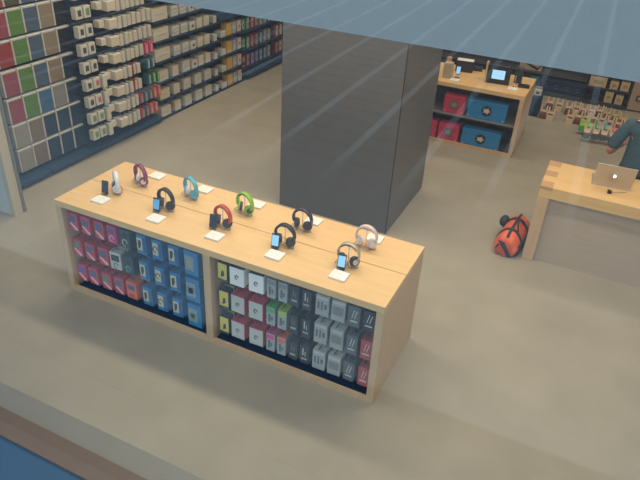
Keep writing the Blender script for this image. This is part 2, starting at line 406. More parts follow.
DESC = {'red': 'red box with white slash', 'redb': 'red box with lilac picture', 'redg': 'red box with green picture', 'mag': 'magenta box with pale ring', 'teal': 'dark teal box with gold ring',
        'tealb': 'dark teal box with green ring', 'whitebox': 'pale grey box with dark picture', 'org': 'orange box', 'blu': 'blue box with gold panel', 'bluo': 'blue box with ring on gold panel',
        'blub': 'larger blue box', 'yel': 'yellow and black box', 'wht': 'plain white box', 'whr': 'white box with red top', 'gry': 'slim grey box', 'grn': 'slim box with green top', 'lim': 'slim box with lime top',
        'pnk': 'slim box with pink top', 'pch': 'slim box with orange top', 'drk': 'slim black box', 'drw': 'slim black box with white print', 'slv': 'silver box with dark figures', 'slw': 'silver box with grey picture',
        'chr': 'charcoal box with slanted white lines', 'drs': 'black box with slanted white lines', 'rdw': 'dusty red box with white lines'}
HT = {'blub': 0.22, 'wht': 0.16, 'whr': 0.16, 'gry': 0.168, 'grn': 0.168, 'lim': 0.168, 'pnk': 0.168, 'pch': 0.168, 'drk': 0.172, 'drw': 0.172, 'blu': 0.178, 'bluo': 0.178,
      'red': 0.165, 'redb': 0.165, 'redg': 0.165, 'mag': 0.165, 'teal': 0.165, 'tealb': 0.165, 'whitebox': 0.165, 'org': 0.165, 'yel': 0.165}
DEP = {'wht': 0.12, 'whr': 0.14, 'slv': 0.062, 'slw': 0.062}
XL = [-2.765, -2.632, -2.489, -2.357, -2.222, -2.058, -1.906, -1.753, -1.585]
XR = [-1.298, -1.172, -1.010, -0.880, -0.785, -0.690, -0.590, -0.466, -0.343, -0.222, -0.110]
ROWS_L = [['redb', 'red', 'redg', 'red', 'org', 'blu', 'bluo', 'blu', 'blub'],
          ['redg', 'red', 'red', 'whitebox', 'tealb', 'blu', 'bluo', 'blu', 'blub'],
          ['red', 'red', 'red', 'mag', 'teal', 'blu', 'bluo', 'blu', 'blub']]
ROWS_R = [['yel', 'whr', 'whr', 'pnk', 'pch', 'drk', 'drw', 'slv', 'slw', 'chr', 'rdw'],
          ['yel', 'whr', 'whr', 'grn', 'lim', 'drk', 'drw', 'slv', 'slw', 'chr', 'rdw'],
          ['yel', 'wht', 'wht', 'gry', 'gry', 'drk', 'drw', 'slv', 'slw', 'chr', 'drs']]
ROWN = ['bottom', 'middle', 'top']
ZC = [0.187, 0.447, 0.702]
peg_me = None
for xs, rows, bay in ((XL, ROWS_L, 'left'), (XR, ROWS_R, 'right')):
    for r, row in enumerate(rows):
        for c, k in enumerate(row):
            x = xs[c]; dep = DEP.get(k, 0.092)
            h = HT.get(k, 0.175)
            z0 = ZC[r] - h / 2 - (0.018 if k == 'blub' else 0) + (0.0 if r else 0.004)
            n = 2 if dep >= 0.12 else (4 if dep < 0.07 else 3)
            for i in range(n):
                lb = '%s, %s row %s bay, %s column, %s deep' % (DESC[k], ROWN[r], bay, ORD[c], ORD[i])
                lb = lb.replace(', first deep', ', at front')
                K[k].put((x + random.uniform(-.003, .003), 0.045 + i * dep, z0), random.uniform(-.05, .05), lb, '%s boxes hanging in the near table' % ROWN[r])
            # peg hook
            hz = z0 + h + 0.0275
            b = MB(); zt = min(hz + 0.004, 0.838)
            b.cyl((x, 0.03, zt), (x, 0.42, zt), 0.003, DARKM, seg=8);
            b.build('peg_hook', T1)

# ================================================================ HEADPHONES, CARDS, PHONES
CABLE = mat('cable grey', (0.16, 0.13, 0.12), 0.5)
def stand(label, x, y, rz, group):
    t = thing('display_stand', label, 'stand', (x, y, 0.90), rz, group)
    one('base', t, -0.045, 0.045, -0.04, 0.04, 0, 0.006, ACRYL, 0.001)
    b = MB(); b.cyl((0, 0, 0.006), (0, 0, 0.162), 0.0032, CHROME, seg=10); b.build('rod', t)
    b = MB(); b.box(-0.012, 0.012, -0.012, 0.012, 0.162, 0.166, CHROME); b.build('rest', t)
def headphones(label, x, y, rz, outer, inner, cup, pad, disc, group):
    t = thing('headphones', label, 'headphones', (x, y, 0.90), rz, group)
    R = 0.080; zc = 0.098; tz = 0.182 - zc
    def arc(r, rzv, a0=-25, a1=205, n=32):
        return [(r * math.cos(math.radians(a0 + (a1 - a0) * i / n)), 0, zc + rzv * math.sin(math.radians(a0 + (a1 - a0) * i / n))) for i in range(n + 1)]
    b = MB(); b.sweep(arc(R, tz), [(-0.006, -0.018), (0.002, -0.018), (0.006, -0.011), (0.006, 0.011), (0.002, 0.018), (-0.006, 0.018)], outer)
    b.build('headband', t)
    b = MB(); b.sweep(arc(R - 0.010, tz - 0.0105, 35, 145, 20), [(-0.004, -0.012), (0.003, -0.012), (0.003, 0.012), (-0.004, 0.012)], inner)
    b.build('band_cushion', t)
    for s in (-1, 1):
        b = MB(); c = Vector((s * 0.056, -0.008, 0.052)); n = Vector((s, -0.85, 0.12)).normalized()
        b.cyl(c - n * 0.006, c + n * 0.011, 0.040, cup, r1=0.033, seg=24)
        b.cyl(c + n * 0.0105, c + n * 0.0125, 0.023, disc, seg=20)
        e = b.build('ear_cup', t)
        b = MB(); b.cyl(c - n * 0.026, c - n * 0.006, 0.034, pad, r1=0.040, seg=24)
        b.build('ear_pad', e)
        b = MB(); b.tube([(s * 0.073, 0, 0.068), (s * 0.070, -0.004, 0.062), c + n * 0.004], 0.006, cup)
        b.build('yoke', t)
    b = MB(); pts = []
    for i in range(22):
        a = i / 21
        pts.append((-0.07 - 0.055 * math.sin(a * PI) + 0.09 * a, -0.02 - 0.014 * math.sin(a * 6), max(0.0092, 0.040 * (1 - a * 2.2))))
    pts += [(0.052 + 0.028 * math.sin(i * 0.7), 0.0 + 0.02 * math.cos(i * 0.7), 0.0095) for i in range(1, 9)]
    b.tube(pts, 0.0022, CABLE if outer is not BLACK else BLACK, 6); b.build('cable', t)
def phone(label, x, y, rz, scr, group):
    t = thing('display_phone', label, 'phone', (x, y, 0.90), rz, group)
    M = Matrix.Translation((0, 0, 0.012)) @ Matrix.Rotation(math.radians(-14), 4, 'X')
    b = MB(); b.box(-0.031, 0.031, -0.004, 0.004, 0, 0.108, BLACK, 0.003, M); b.build('body', t)
    b = MB(); b.box(-0.026, 0.026, -0.0052, -0.0036, 0.014, 0.096, scr, 0, M); b.build('screen', t)
    b = MB(); b.box(-0.028, 0.028, -0.02, 0.03, 0, 0.005, ACRYL); b.box(-0.012, 0.012, 0.012, 0.016, 0.005, 0.06, ACRYL)
    b.box(-0.028, 0.028, -0.012, 0.012, 0.006, 0.0115, ACRYL); b.build('cradle', t)
def card(label, x, y, group, z=0.90, rz=0):
    b = MB(); b.box(-0.062, 0.062, -0.054, 0.054, 0, 0.016, WHITE, 0.003)
    b.box(-0.045, 0.02, -0.03, -0.027, 0.0155, 0.0165, GREYC); b.box(-0.045, 0.03, 0.005, 0.008, 0.0155, 0.0165, GREYC)
    tag(b.build('price_card', None, (x, y, z), rz), label, 'card', group)

SOFF = mat('screen dark blue', (0.02, 0.035, 0.06), 0.15); SBLU = mat('lit blue screen', (0.05, 0.2, 0.35), 0.2, emit=((0.15, 0.42, 0.75), 0.55))
SWHT = mat('lit pale screen', (0.1, 0.2, 0.3), 0.2, emit=((0.35, 0.65, 0.95), 0.9))
HW = mat('white gloss plastic', (0.72, 0.70, 0.72), 0.25); HP = mat('purple gloss plastic', (0.23, 0.035, 0.10), 0.3); HLB = mat('light blue plastic', (0.10, 0.42, 0.58), 0.3)
HR = mat('orange red plastic', (0.50, 0.055, 0.03), 0.3); HG = mat('lime plastic', (0.25, 0.50, 0.04), 0.3); HDP = mat('dark plum plastic', (0.035, 0.02, 0.045), 0.35)
HGO = mat('champagne plastic', (0.52, 0.44, 0.32), 0.3, metal=0.3); HDG = mat('dark grey pad', (0.05, 0.05, 0.055), 0.6); HPK = mat('pinkish white plastic', (0.70, 0.56, 0.52), 0.3)
SILV = mat('silver disc', (0.55, 0.57, 0.6), 0.3, metal=0.6)
front = [('white', -2.545, 0.365, -40, HW, BLACK, HW, HDG, SILV, 'dark phone', SOFF, (-2.600, 0.275), (-2.555, 0.176)),
         ('black', -2.015, 0.335, -10, BLACK, BLACK, BLACK, HDG, BLACK, 'pale blue phone screen', SBLU, (-2.055, 0.255), (-1.985, 0.161)),
         ('orange red', -1.475, 0.335, -12, HR, HR, BLACK, HDG, DARKM, 'switched off phone', SOFF, (-1.525, 0.265), (-1.444, 0.175)),
         ('black and navy', -0.930, 0.335, -3, BLACK, DARKM, BLACK, HDG, DARKM, 'bright blue phone screen', SWHT, (-0.975, 0.26), (-0.925, 0.175)),
         ('champagne band', -0.415, 0.335, 0, HGO, HDG, BLACK, BLACK, SILV, 'phone with white picture', SWHT, (-0.435, 0.255), (-0.411, 0.173))]
for nm, x, y, rz, o_, i_, c_, p_, d_, phn, scr, (px, py), (kx, ky) in front:
    stand('clear stand holding the %s headphones, front row of near table' % nm, x, y, math.radians(rz), 'clear headphone stands')
    headphones('%s headphones on a clear stand in the front row of the near table' % nm, x, y, math.radians(rz), o_, i_, c_, p_, d_, 'headphones on the near table')
    phone('%s in front of the %s headphones' % (phn, nm), px, py, math.radians(8), scr, 'phones on the near table')
    card('white price card in front of the %s headphones' % nm, kx, ky, 'price cards on the near table')
back = [('purple and white', -2.465, 0.575, -20, HP, HP, HP, HW, HW, (-2.445, 0.765)),
        ('light blue', -1.965, 0.600, -20, HLB, HLB, HLB, HW, HLB, (-1.945, 0.765)),
        ('lime green', -1.440, 0.600, -14, HG, HDG, HG, HDG, HDG, (-1.427, 0.765)),
        ('dark plum', -0.925, 0.610, -5, HDP, BLACK, HDP, BLACK, BLACK, (-0.90, 0.765)),
        ('pinkish white', -0.395, 0.625, 0, HPK, HPK, HPK, HW, HW, (-0.375, 0.765))]
for nm, x, y, rz, o_, i_, c_, p_, d_, (kx, ky) in back:
    stand('clear stand holding the %s headphones, back row of near table' % nm, x, y, math.radians(rz), 'clear headphone stands')
    headphones('%s headphones on a clear stand in the back row of the near table' % nm, x, y, math.radians(rz), o_, i_, c_, p_, d_, 'headphones on the near table')
    card('white price card behind the %s headphones' % nm, kx, ky, 'price cards on the near table')

# ================================================================ LEFT WALL SHELVING
WX = -5.10   # face of the back board
def bay(label, y0, y1, shelves, ledge, front=-4.72, top=2.4):
    t = thing('wall_shelving', label, 'shelving', (0, 0, 0), 0, 'shelving bays along the left wall')
    one('back_panel', t, -5.15, WX, y0, y1, 0, top, NAVY)
    for y in (y0, y1 - 0.02): one('upright', t, WX, WX + 0.05, y, y + 0.02, 0, top, NAVYL)
    if ledge:
        b = MB()
        b.poly([(WX, y0 + 0.004, 0.02), (-4.685, y0 + 0.004, 0.02), (-4.665, y0 + 0.004, 0.045), (-4.665, y0 + 0.004, 0.075), (-4.70, y0 + 0.004, 0.085), (WX, y0 + 0.004, 0.10)], (0, y1 - y0 - 0.008, 0), NAVYL)
        b.build('base_ledge', t)
        one('plinth', t, WX, -4.78, y0 + 0.004, y1 - 0.004, 0, 0.02, BLACK)
    for z in shelves: one('shelf', t, WX, front, y0 + 0.02, y1 - 0.02, z - 0.03, z, NAVYL, 0.002)
    return t
bay('navy shelving bay with rows of coloured tablet covers, nearest on the left wall', 0.83, 2.22, [], False)
for y0, y1 in ((0.83, 1.55), (1.55, 2.22)):
    pass
BA = [o for o in bpy.data.objects if o.name == 'wall_shelving'][0]
for y0, y1 in ((0.83, 1.54), (1.55, 2.22)):
    b = MB(); b.poly([(WX, y0, 0.02), (-4.685, y0, 0.02), (-4.665, y0, 0.045), (-4.665, y0, 0.075), (-4.70, y0, 0.085), (WX, y0, 0.10)], (0, y1 - y0, 0), NAVYL); b.build('base_ledge', BA)
one('plinth', BA, WX, -4.78, 0.83, 2.22, 0, 0.02, BLACK)
bay('navy bay of hanging white boxes beside the tablet cover bay', 2.225, 3.62, [], True)
CZ = [0.035, 0.29, 0.555, 0.835, 1.11, 1.375, 1.65]
bay('navy bay of large white boxes on shelves in middle of left wall', 3.625, 5.20, CZ, False)
bay('navy bay with yellow boxes on shelves toward the far end', 5.205, 5.95, [0.03, 0.30, 0.57, 0.85, 1.13], False)
bay('navy bay of slim software boxes at the far end of left wall', 5.955, 8.3, [0.16, 0.46, 0.78, 1.10], True, front=-4.80)

# tablet covers
TC = {'white': WHITE}
def cover(col, nm):
    mm = mat('cover ' + nm, col, 0.65, noise=0.05)
    def make():
        b = MB(); b.box(-0.098, 0.098, 0, 0.055, 0, 0.262, mat('grey carton side', (0.46, 0.44, 0.40), 0.5), 0.002); o = b.build('tablet_cover_box'); o['category'] = 'box'
        one('cover_face', o, -0.076, 0.098, -0.006, 0.001, 0.002, 0.245, mm)
        one('lid', o, -0.094, 0.094, -0.004, 0.052, 0.2605, 0.268, WHITE)
        return o
    return Repeat(make)
CV = {'pink': cover((0.24, 0.045, 0.075), 'pink'), 'red': cover((0.24, 0.03, 0.03), 'red'), 'green': cover((0.08, 0.18, 0.035), 'green'), 'slate blue': cover((0.050, 0.087, 0.136), 'slate'),
      'blue': cover((0.031, 0.105, 0.223), 'blue'), 'tan': cover((0.211, 0.167, 0.118), 'tan'), 'grey': cover((0.198, 0.192, 0.174), 'grey'), 'pale grey': cover((0.248, 0.236, 0.205), 'pale grey'), 'brown': cover((0.174, 0.130, 0.099), 'brown'),
      'navy': cover((0.007, 0.025, 0.056), 'navy'), 'black': cover((0.007, 0.011, 0.017), 'black'), 'olive': cover((0.056, 0.062, 0.025), 'olive')}
CROWS = [['pale grey', 'brown', 'navy', 'navy', 'navy'], ['pale grey', 'brown', 'navy', 'navy', 'navy'], ['pink', 'green', 'blue', 'grey', 'navy'],
         ['pink', 'green', 'slate blue', 'tan', 'navy'], ['red', 'green', 'slate blue', 'tan', 'black'], ['pink', 'green', 'slate blue', 'tan', 'black'],
         ['red', 'olive', 'slate blue', 'tan', 'black']]
TOPZ = [0.405, 0.695, 0.985, 1.282, 1.59, 1.885, 2.18]
for r, row in enumerate(CROWS):
    for c, k in enumerate(row):
        CV[k].put((-4.80, 1.335 + c * 0.206, TOPZ[r] - 0.268), PI / 2, '%s tablet cover box, %s row from the bottom, %s from left' % (k, ORD[r], ORD[c]), 'tablet covers on the left wall')
    b = MB()
    for c in range(5): b.box(WX, -4.857, 1.325 + c * 0.206, 1.345 + c * 0.206, TOPZ[r] - 0.10, TOPZ[r] - 0.09, DARKM)
    b.build('peg_hook', BA)

# hanging white boxes (bay two)
def wbox(w, d, h, body, marks=(), top=None, name='case_box'):
    return carton(w, d, h, body, body, top=top, marks=marks, tab=False, name=name)
PIC = mat('dark picture print', (0.05, 0.06, 0.08), 0.4); PICR = mat('red picture print', (0.45, 0.12, 0.14), 0.4); PICG = mat('green picture print', (0.15, 0.25, 0.10), 0.4)
LCR = mat('light carton', (0.54, 0.51, 0.44), 0.5, noise=0.05)
B2 = {'phone': wbox(0.104, 0.07, 0.13, LCR, [(0.3, 0.25, 0.78, 0.75, PIC)]), 'phoner': wbox(0.104, 0.07, 0.13, LCR, [(0.35, 0.25, 0.8, 0.75, PICR)]), 'phoneg': wbox(0.104, 0.07, 0.13, LCR, [(0.3, 0.2, 0.82, 0.78, PICG)]),
      'tall': wbox(0.07, 0.07, 0.155, LCR), 'low': wbox(0.085, 0.09, 0.08, CREAM, top=WHITE), 'big': wbox(0.14, 0.14, 0.11, CREAM, top=WHITE), 'slim': wbox(0.058, 0.09, 0.14, LCR), 'slimb': wbox(0.066, 0.09, 0.125, CREAM),
      'red': wbox(0.066, 0.09, 0.13, mat('rose carton', (0.42, 0.06, 0.09), 0.5), [(0.35, 0.1, 0.9, 0.8, mat('greyish print', (0.3, 0.28, 0.27), 0.5))]), 'redge': wbox(0.05, 0.09, 0.14, mat('rose carton', (0, 0, 0), 0.5), [(0.3, 0.05, 1.0, 0.95, LCR)]),
      'gray': wbox(0.058, 0.09, 0.13, mat('blue grey carton', (0.13, 0.17, 0.2), 0.5), [(0.4, 0.1, 0.8, 0.8, GRY)]), 'salm': wbox(0.058, 0.09, 0.14, mat('salmon carton', (0.55, 0.16, 0.13), 0.5), [(0.25, 0.15, 0.75, 0.75, mat('rose print', (0.62, 0.3, 0.27), 0.5))]),
      'teal': wbox(0.064, 0.09, 0.14, mat('teal carton', (0.03, 0.10, 0.13), 0.5), [(0.45, 0.1, 0.95, 0.9, mat('pale teal print', (0.30, 0.42, 0.42), 0.5))]), 'green': wbox(0.064, 0.09, 0.14, mat('leaf carton', (0.04, 0.13, 0.05), 0.5), [(0.3, 0.1, 0.95, 0.9, mat('pale green print', (0.28, 0.45, 0.20), 0.5))]),
      'pink': wbox(0.066, 0.09, 0.135, mat('pink box carton', (0.55, 0.08, 0.17), 0.5), [(0.3, 0.1, 0.8, 0.8, mat('rosy print', (0.65, 0.28, 0.35), 0.5))])}
B2D = {'phone': 'white box with small dark picture', 'phoner': 'white box with small red picture', 'phoneg': 'white box with green picture', 'tall': 'tall plain white box', 'low': 'low white box', 'big': 'wide white box with bright top', 'slim': 'slim white box',
       'slimb': 'slim cream box', 'red': 'rose red box', 'redge': 'white box with red edge', 'gray': 'blue grey box', 'salm': 'salmon box', 'teal': 'teal box', 'green': 'green box', 'pink': 'pink box'}
YB = [2.245, 2.37, 2.505, 2.60, 2.745, 2.875, 2.97, 3.065, 3.155, 3.25, 3.345, 3.44, 3.53]
R2 = [['phoneg', 'phoneg', 'tall', 'low', 'big', 'slim', 'slim', 'slim', 'red', 'gray', 'salm', 'salm', None],
      ['phoneg', 'phoneg', 'tall', 'low', 'big', 'slim', 'slim', 'slim', 'red', 'gray', 'gray', 'salm', 'salm'],
      ['phone', 'phoner', 'tall', 'low', 'big', 'slim', 'slim', 'redge', 'slimb', None, 'teal', 'green', 'green'],
      ['phone', 'phoner', 'tall', 'low', 'big', 'slim', 'slim', 'redge', 'slimb', None, 'teal', 'teal', None],
      ['phone', 'phone', None, 'low', 'big', 'slim', 'slim', 'slimb', 'slim', 'slim', 'pink', 'pink', None],
      ['phone', 'phone', None, 'low', 'big', 'slim', 'slim', 'slimb', 'slimb', 'slim', 'slim', 'slim', None],
      ['phone', 'phone', None, 'low', 'big', 'slim', 'slim', 'slimb', 'slim', 'slimb', 'slim', 'slim', None],
      ['phone', 'phoneg', None, 'low', 'big', 'slim', 'slim', 'slimb', 'slim', 'slim', 'slim', None, None],
      ['phone', 'phone', None, 'low', 'big', 'slim', 'slim', 'slimb', 'slim', None, None, None, None]]
BB = bpy.data.objects['wall_shelving.001']
for r, row in enumerate(R2):
    zc = 0.292 + r * 0.2065
    b = MB()
    for c, k in enumerate(row):
        if not k: continue
        h = {'phone': .13, 'phoner': .13, 'phoneg': .13, 'tall': .155, 'low': .085, 'big': .115}.get(k, .14)
        z0 = zc + 0.072 - h
        x = -4.60 - (0.03 if k in ('low',) else 0) + (0.02 if k == 'big' else 0) - (0.02 * (c > 6))
        B2[k].put((x, YB[c], z0), PI / 2, '%s, %s row up, %s along the hanging box bay' % (B2D[k], ORD[r], ORD[c]), 'boxes hanging in the second bay')
        b.cyl((WX, YB[c], zc + 0.085), (x - 0.01, YB[c], zc + 0.085), 0.004, DARKM, seg=6)
        b.box(x - 0.06, x - 0.057, YB[c] - 0.012, YB[c] + 0.012, zc + 0.068, zc + 0.086, ACRYL)
    b.build('peg_hook', BB)

def bigbox(*a, **k): return wbox(*a, name='shelf_box', **k)
# large white boxes (bay three)
B3 = {'wide': bigbox(0.33, 0.2, 0.165, CREAM, [(0.25, 0.4, 0.8, 0.47, GRY)]), 'mid': bigbox(0.22, 0.18, 0.14, CREAM, [(0.3, 0.42, 0.7, 0.5, GRY)]), 'cube': bigbox(0.14, 0.16, 0.145, CREAM, [(0.4, 0.3, 0.6, 0.7, LCR)]),
      'cube2': bigbox(0.17, 0.18, 0.155, LCR, [(0.15, 0.45, 0.85, 0.5, GRY)]), 'pict': bigbox(0.13, 0.16, 0.12, LCR, [(0.35, 0.35, 0.7, 0.65, PIC)]), 'flat': bigbox(0.15, 0.2, 0.045, LCR, [(0.02, 0.05, 0.98, 0.25, GRY)]),
      'squ': bigbox(0.13, 0.16, 0.145, CREAM), 'small': bigbox(0.08, 0.10, 0.10, LCR)}
B3D = {'wide': 'wide cream box with a faint drawing', 'mid': 'broad cream box', 'cube': 'narrow cream box', 'cube2': 'square white box', 'pict': 'white box with small dark picture', 'flat': 'flat white box', 'squ': 'plain cream box', 'small': 'small white box'}
LAY = {True: [('wide', 3.80), ('flat', 4.13), ('flat', 4.33), ('pict', 4.52), ('squ', 4.70), ('squ', 4.88), ('small', 5.10)],
       False: [('mid', 3.78), ('cube', 4.06), ('cube2', 4.32), ('cube2', 4.60), ('cube2', 4.86), ('small', 5.10)]}
for r, z in enumerate(CZ[:6]):
    lay = LAY[r > 2] if r != 2 else [('mid', 3.78), ('cube', 4.06), ('cube2', 4.32), ('pict', 4.53), ('squ', 4.70), ('squ', 4.88), ('small', 5.10)]
    for c, (k, y) in enumerate(lay):
        for q in range(3 if k == 'flat' else 1):
            extra = (' in the pile, %s up' % ORD[q]) if k == 'flat' else ''
            B3[k].put((-4.735, y, z + 0.0005 + q * 0.0455), PI / 2, '%s%s, %s shelf up, %s along middle bay' % (B3D[k], extra, ORD[r], ORD[c]), 'boxes on the middle bay shelves')

# yellow bay
YC = mat('amber carton', (0.62, 0.36, 0.07), 0.5)
B4 = {'white': bigbox(0.13, 0.14, 0.09, LCR), 'yellow': bigbox(0.14, 0.12, 0.18, YC), 'pale': bigbox(0.10, 0.12, 0.17, mat('pale blue grey carton', (0.36, 0.38, 0.42), 0.5), [(0.3, 0.25, 0.7, 0.6, LCR)]), 'rw': bigbox(0.10, 0.14, 0.18, LCR, [(0.3, 0.35, 0.7, 0.6, PICR)], top=RED)}
for r, z in enumerate([0.03, 0.30, 0.57, 0.85]):
    for c, (k, y, d) in enumerate((('white', 5.32, 'white box'), ('yellow', 5.49, 'yellow box'), ('pale', 5.64, 'pale box'), ('rw', 5.79, 'white box with red top'))):
        B4[k].put((-4.735, y, z + 0.0005), PI / 2, '%s on the %s shelf up of the yellow box bay' % (d, ORD[r]), 'boxes on the yellow bay shelves')

# software bay
def sw(name, body, face): return wbox(0.10, 0.10, 0.21, mat(name, body, 0.5), [(0.12, 0.1, 0.95, 0.92, mat(name + ' face', face, 0.5)), (0.5, 0.4, 0.8, 0.6, PIC)], name='software_box')
B5 = {'green': sw('sw green', (0.02, 0.16, 0.09), (0.30, 0.40, 0.30)), 'red': sw('sw red', (0.28, 0.05, 0.06), (0.40, 0.24, 0.23)), 'blue': sw('sw blue', (0.04, 0.10, 0.28), (0.28, 0.38, 0.48)),
      'grey': sw('sw grey', (0.20, 0.22, 0.24), (0.36, 0.38, 0.38)), 'white': sw('sw white', (0.30, 0.12, 0.12), (0.56, 0.52, 0.46)), 'black': sw('sw black', (0.02, 0.03, 0.05), (0.06, 0.09, 0.14)), 'purple': sw('sw purple', (0.12, 0.06, 0.30), (0.30, 0.28, 0.42))}
SR = [['red', 'red', 'purple', 'purple', 'blue', 'blue', 'grey', None, 'red', 'white', 'white', 'grey', 'red', None, None],
      ['green', 'green', 'red', 'red', 'blue', 'grey', 'grey', None, 'white', 'white', 'black', 'black', 'red', 'black', None],
      ['green', 'green', 'red', 'red', 'grey', 'grey', 'blue', 'grey', 'white', 'white', 'white', 'black', 'black', 'black', None],
      ['white', 'green', 'red', None, 'grey', 'red', 'blue', 'green', 'red', 'white', 'grey', None, 'black', 'black', None]]
for r, z in enumerate([0.16, 0.46, 0.78, 1.10]):
    for c, k in enumerate(SR[r]):
        if k: B5[k].put((-4.83, 6.06 + c * 0.147, z + 0.0005), PI / 2, 'slim %s software box, %s shelf up, %s along the far bay' % (k, ORD[r], ORD[c]), 'software boxes in the far bay')

# ================================================================ SECOND ACCESSORY TABLE (behind the column)
T3 = table_shell('second maple display table beyond the dark column, with red and blue boxes below', (0.02, 5.10, 0), 2.889, 0.90, 0.87, mat('grey brown board', (0.09, 0.085, 0.09), 0.5), mid=-1.44)
one('middle_shelf', T3, -1.408, -0.055, 0.005, 0.43, 0.425, 0.443, mat('grey shelf', (0.18, 0.17, 0.17), 0.5))
HOTP = mat('crimson carton', (0.55, 0.035, 0.09), 0.45); SKY = mat('cyan blue carton', (0.015, 0.20, 0.46), 0.4)
def picbox(w, h, m, cm, inner):
    def make():
        b = MB(); b.box(-w / 2, w / 2, 0, 0.14, 0, h, m, 0.004); o = b.build('gift_box'); o['category'] = 'box'
        b = MB(); b.cyl((0, -0.001, h * 0.5), (0, -0.003, h * 0.5), 0.075, cm, seg=8 if inner else 24); b.build('window', o)
        b = MB()
        n = 10
        pts = [((0.058 if i % 2 == 0 else 0.034) * math.cos(2 * PI * i / n), -0.004, h * 0.5 + (0.046 if i % 2 == 0 else 0.024) * math.sin(2 * PI * i / n)) for i in range(n)]
        b.poly(pts, (0, 0.002, 0), inner if inner else GRY); b.build('printed_mark', o)
        b = MB()
        for s in (-1, 1): b.box(s * (w / 2 - 0.03) - 0.006, s * (w / 2 - 0.03) + 0.006, -0.0015, 0.0, 0.02, 0.035, PINKP)
        b.build('corner_seal', o)
        return o
    return Repeat(make)
PB = picbox(0.29, 0.25, HOTP, mat('picture grey', (0.16, 0.10, 0.10), 0.4), mat('brown print', (0.30, 0.2, 0.17), 0.5)); BX = picbox(0.53, 0.25, SKY, mat('picture navy', (0.02, 0.03, 0.05), 0.4), mat('cream print', (0.6, 0.48, 0.38), 0.5))
PB.put((-0.885, 5.14, 0.4435), 0.03, 'crimson gift box on the upper shelf under the far display table', 'crimson gift boxes under the far table')
PB.put((-0.905, 5.14, 0.0355), 0.0, 'crimson gift box at the bottom under the far display table', 'crimson gift boxes under the far table')
PB.put((-1.225, 5.15, 0.0355), 0.0, 'crimson gift box half hidden by the column, beside the lower crimson box', 'crimson gift boxes under the far table')
BX.put((-0.435, 5.14, 0.4435), 0.0, 'wide blue gift box on the upper shelf under the far display table', 'blue gift boxes under the far table')
BX.put((-0.445, 5.14, 0.0355), 0.0, 'wide blue gift box at the bottom under the far display table', 'blue gift boxes under the far table')
# things on it
Z3 = 0.87
t = thing('speaker_box', 'beige speaker box at the left end of the far table', 'speaker', (-1.085, 5.32, Z3))
one('body', t, -0.055, 0.055, -0.055, 0.055, 0, 0.20, mat('beige box', (0.42, 0.33, 0.23), 0.5), 0.004); one('top_cap', t, -0.05, 0.05, -0.05, 0.05, 0.20, 0.206, WHITE if False else mat('beige lid', (0.55, 0.42, 0.28), 0.5))
t = thing('speaker_box', 'small tan speaker standing behind the beige one on the far table', 'speaker', (-1.16, 5.62, Z3))
one('body', t, -0.03, 0.03, -0.03, 0.03, 0, 0.20, mat('tan box', (0.45, 0.26, 0.15), 0.5), 0.004); one('foot', t, -0.035, 0.035, -0.035, 0.035, 0, 0.006, BLACK)
t = thing('speaker', 'black box shaped speaker with a bright white top on the far table', 'speaker', (-0.96, 5.76, Z3), 0.12)
one('body', t, -0.12, 0.12, -0.07, 0.07, 0.0, 0.155, BLACK, 0.008); one('top_plate', t, -0.115, 0.115, -0.062, 0.062, 0.1545, 0.162, WHITE, 0.002)
t = thing('display_phone', 'small phone on a stand with lit screen near the beige speaker box', 'phone', (-0.955, 5.36, Z3), 0.1)
b = MB(); b.box(-0.03, 0.03, -0.004, 0.004, 0.05, 0.165, BLACK, 0.003, Matrix.Rotation(-0.2, 4, 'X')); b.build('body', t)
b = MB(); b.box(-0.026, 0.026, -0.0055, -0.0035, 0.06, 0.155, SWHT, 0, Matrix.Rotation(-0.2, 4, 'X')); b.build('screen', t)
b = MB(); b.box(-0.03, 0.03, -0.02, 0.04, 0, 0.006, CHROME); b.cyl((0, 0.01, 0.004), (0, 0.016, 0.07), 0.006, CHROME); b.build('stand', t)
card('white price card in front of the small phone on the far table', -0.955, 5.235, 'price cards on the far table', Z3)
t = thing('tablet_display', 'black framed tablet display with bright pale blue screen on the far table', 'display', (-0.42, 5.42, Z3), 0.10)
one('frame', t, -0.155, 0.155, 0.0, 0.09, 0, 0.255, BLACK, 0.008)
one('screen', t, -0.085, 0.085, -0.003, 0.001, 0.068, 0.188, mat('bright tablet screen', (0.2, 0.3, 0.4), 0.2, emit=((0.38, 0.68, 0.95), 1.0)))
one('side_cheek', t, -0.18, -0.156, -0.005, 0.10, 0, 0.27, WOODY, 0.002)
t = thing('speaker', 'dark grey upright speaker right of the tablet display', 'speaker', (-0.185, 5.66, Z3), 0.05)
one('body', t, -0.05, 0.05, -0.05, 0.05, 0, 0.22, mat('dark grille', (0.06, 0.055, 0.06), 0.7), 0.01); one('grille', t, -0.042, 0.042, -0.053, -0.049, 0.02, 0.20, DARKM, 0.001)
card('white price card right of the tablet display on the far table', -0.185, 5.32, 'price cards on the far table', Z3)
t = thing('display_stand', 'thin stand behind the right hand card on the far table', 'stand', (-0.185, 5.42, Z3))
one('base', t, -0.025, 0.025, -0.025, 0.025, 0, 0.005, CHROME); b = MB(); b.cyl((0, 0, 0.004), (0, 0, 0.15), 0.004, CHROME, seg=8); b.build('rod', t)
t = thing('dock', 'flat black dock lying near the right end of the far table', 'dock', (-0.075, 5.52, Z3), 0.08)
one('body', t, -0.075, 0.075, -0.07, 0.07, 0, 0.02, BLACK, 0.004); one('slot', t, -0.05, 0.05, -0.01, 0.01, 0.0195, 0.0215, DARKM)
t = thing('speaker', 'low dark blue speaker at the back of the far table', 'speaker', (-0.80, 5.90, Z3), 0.1)
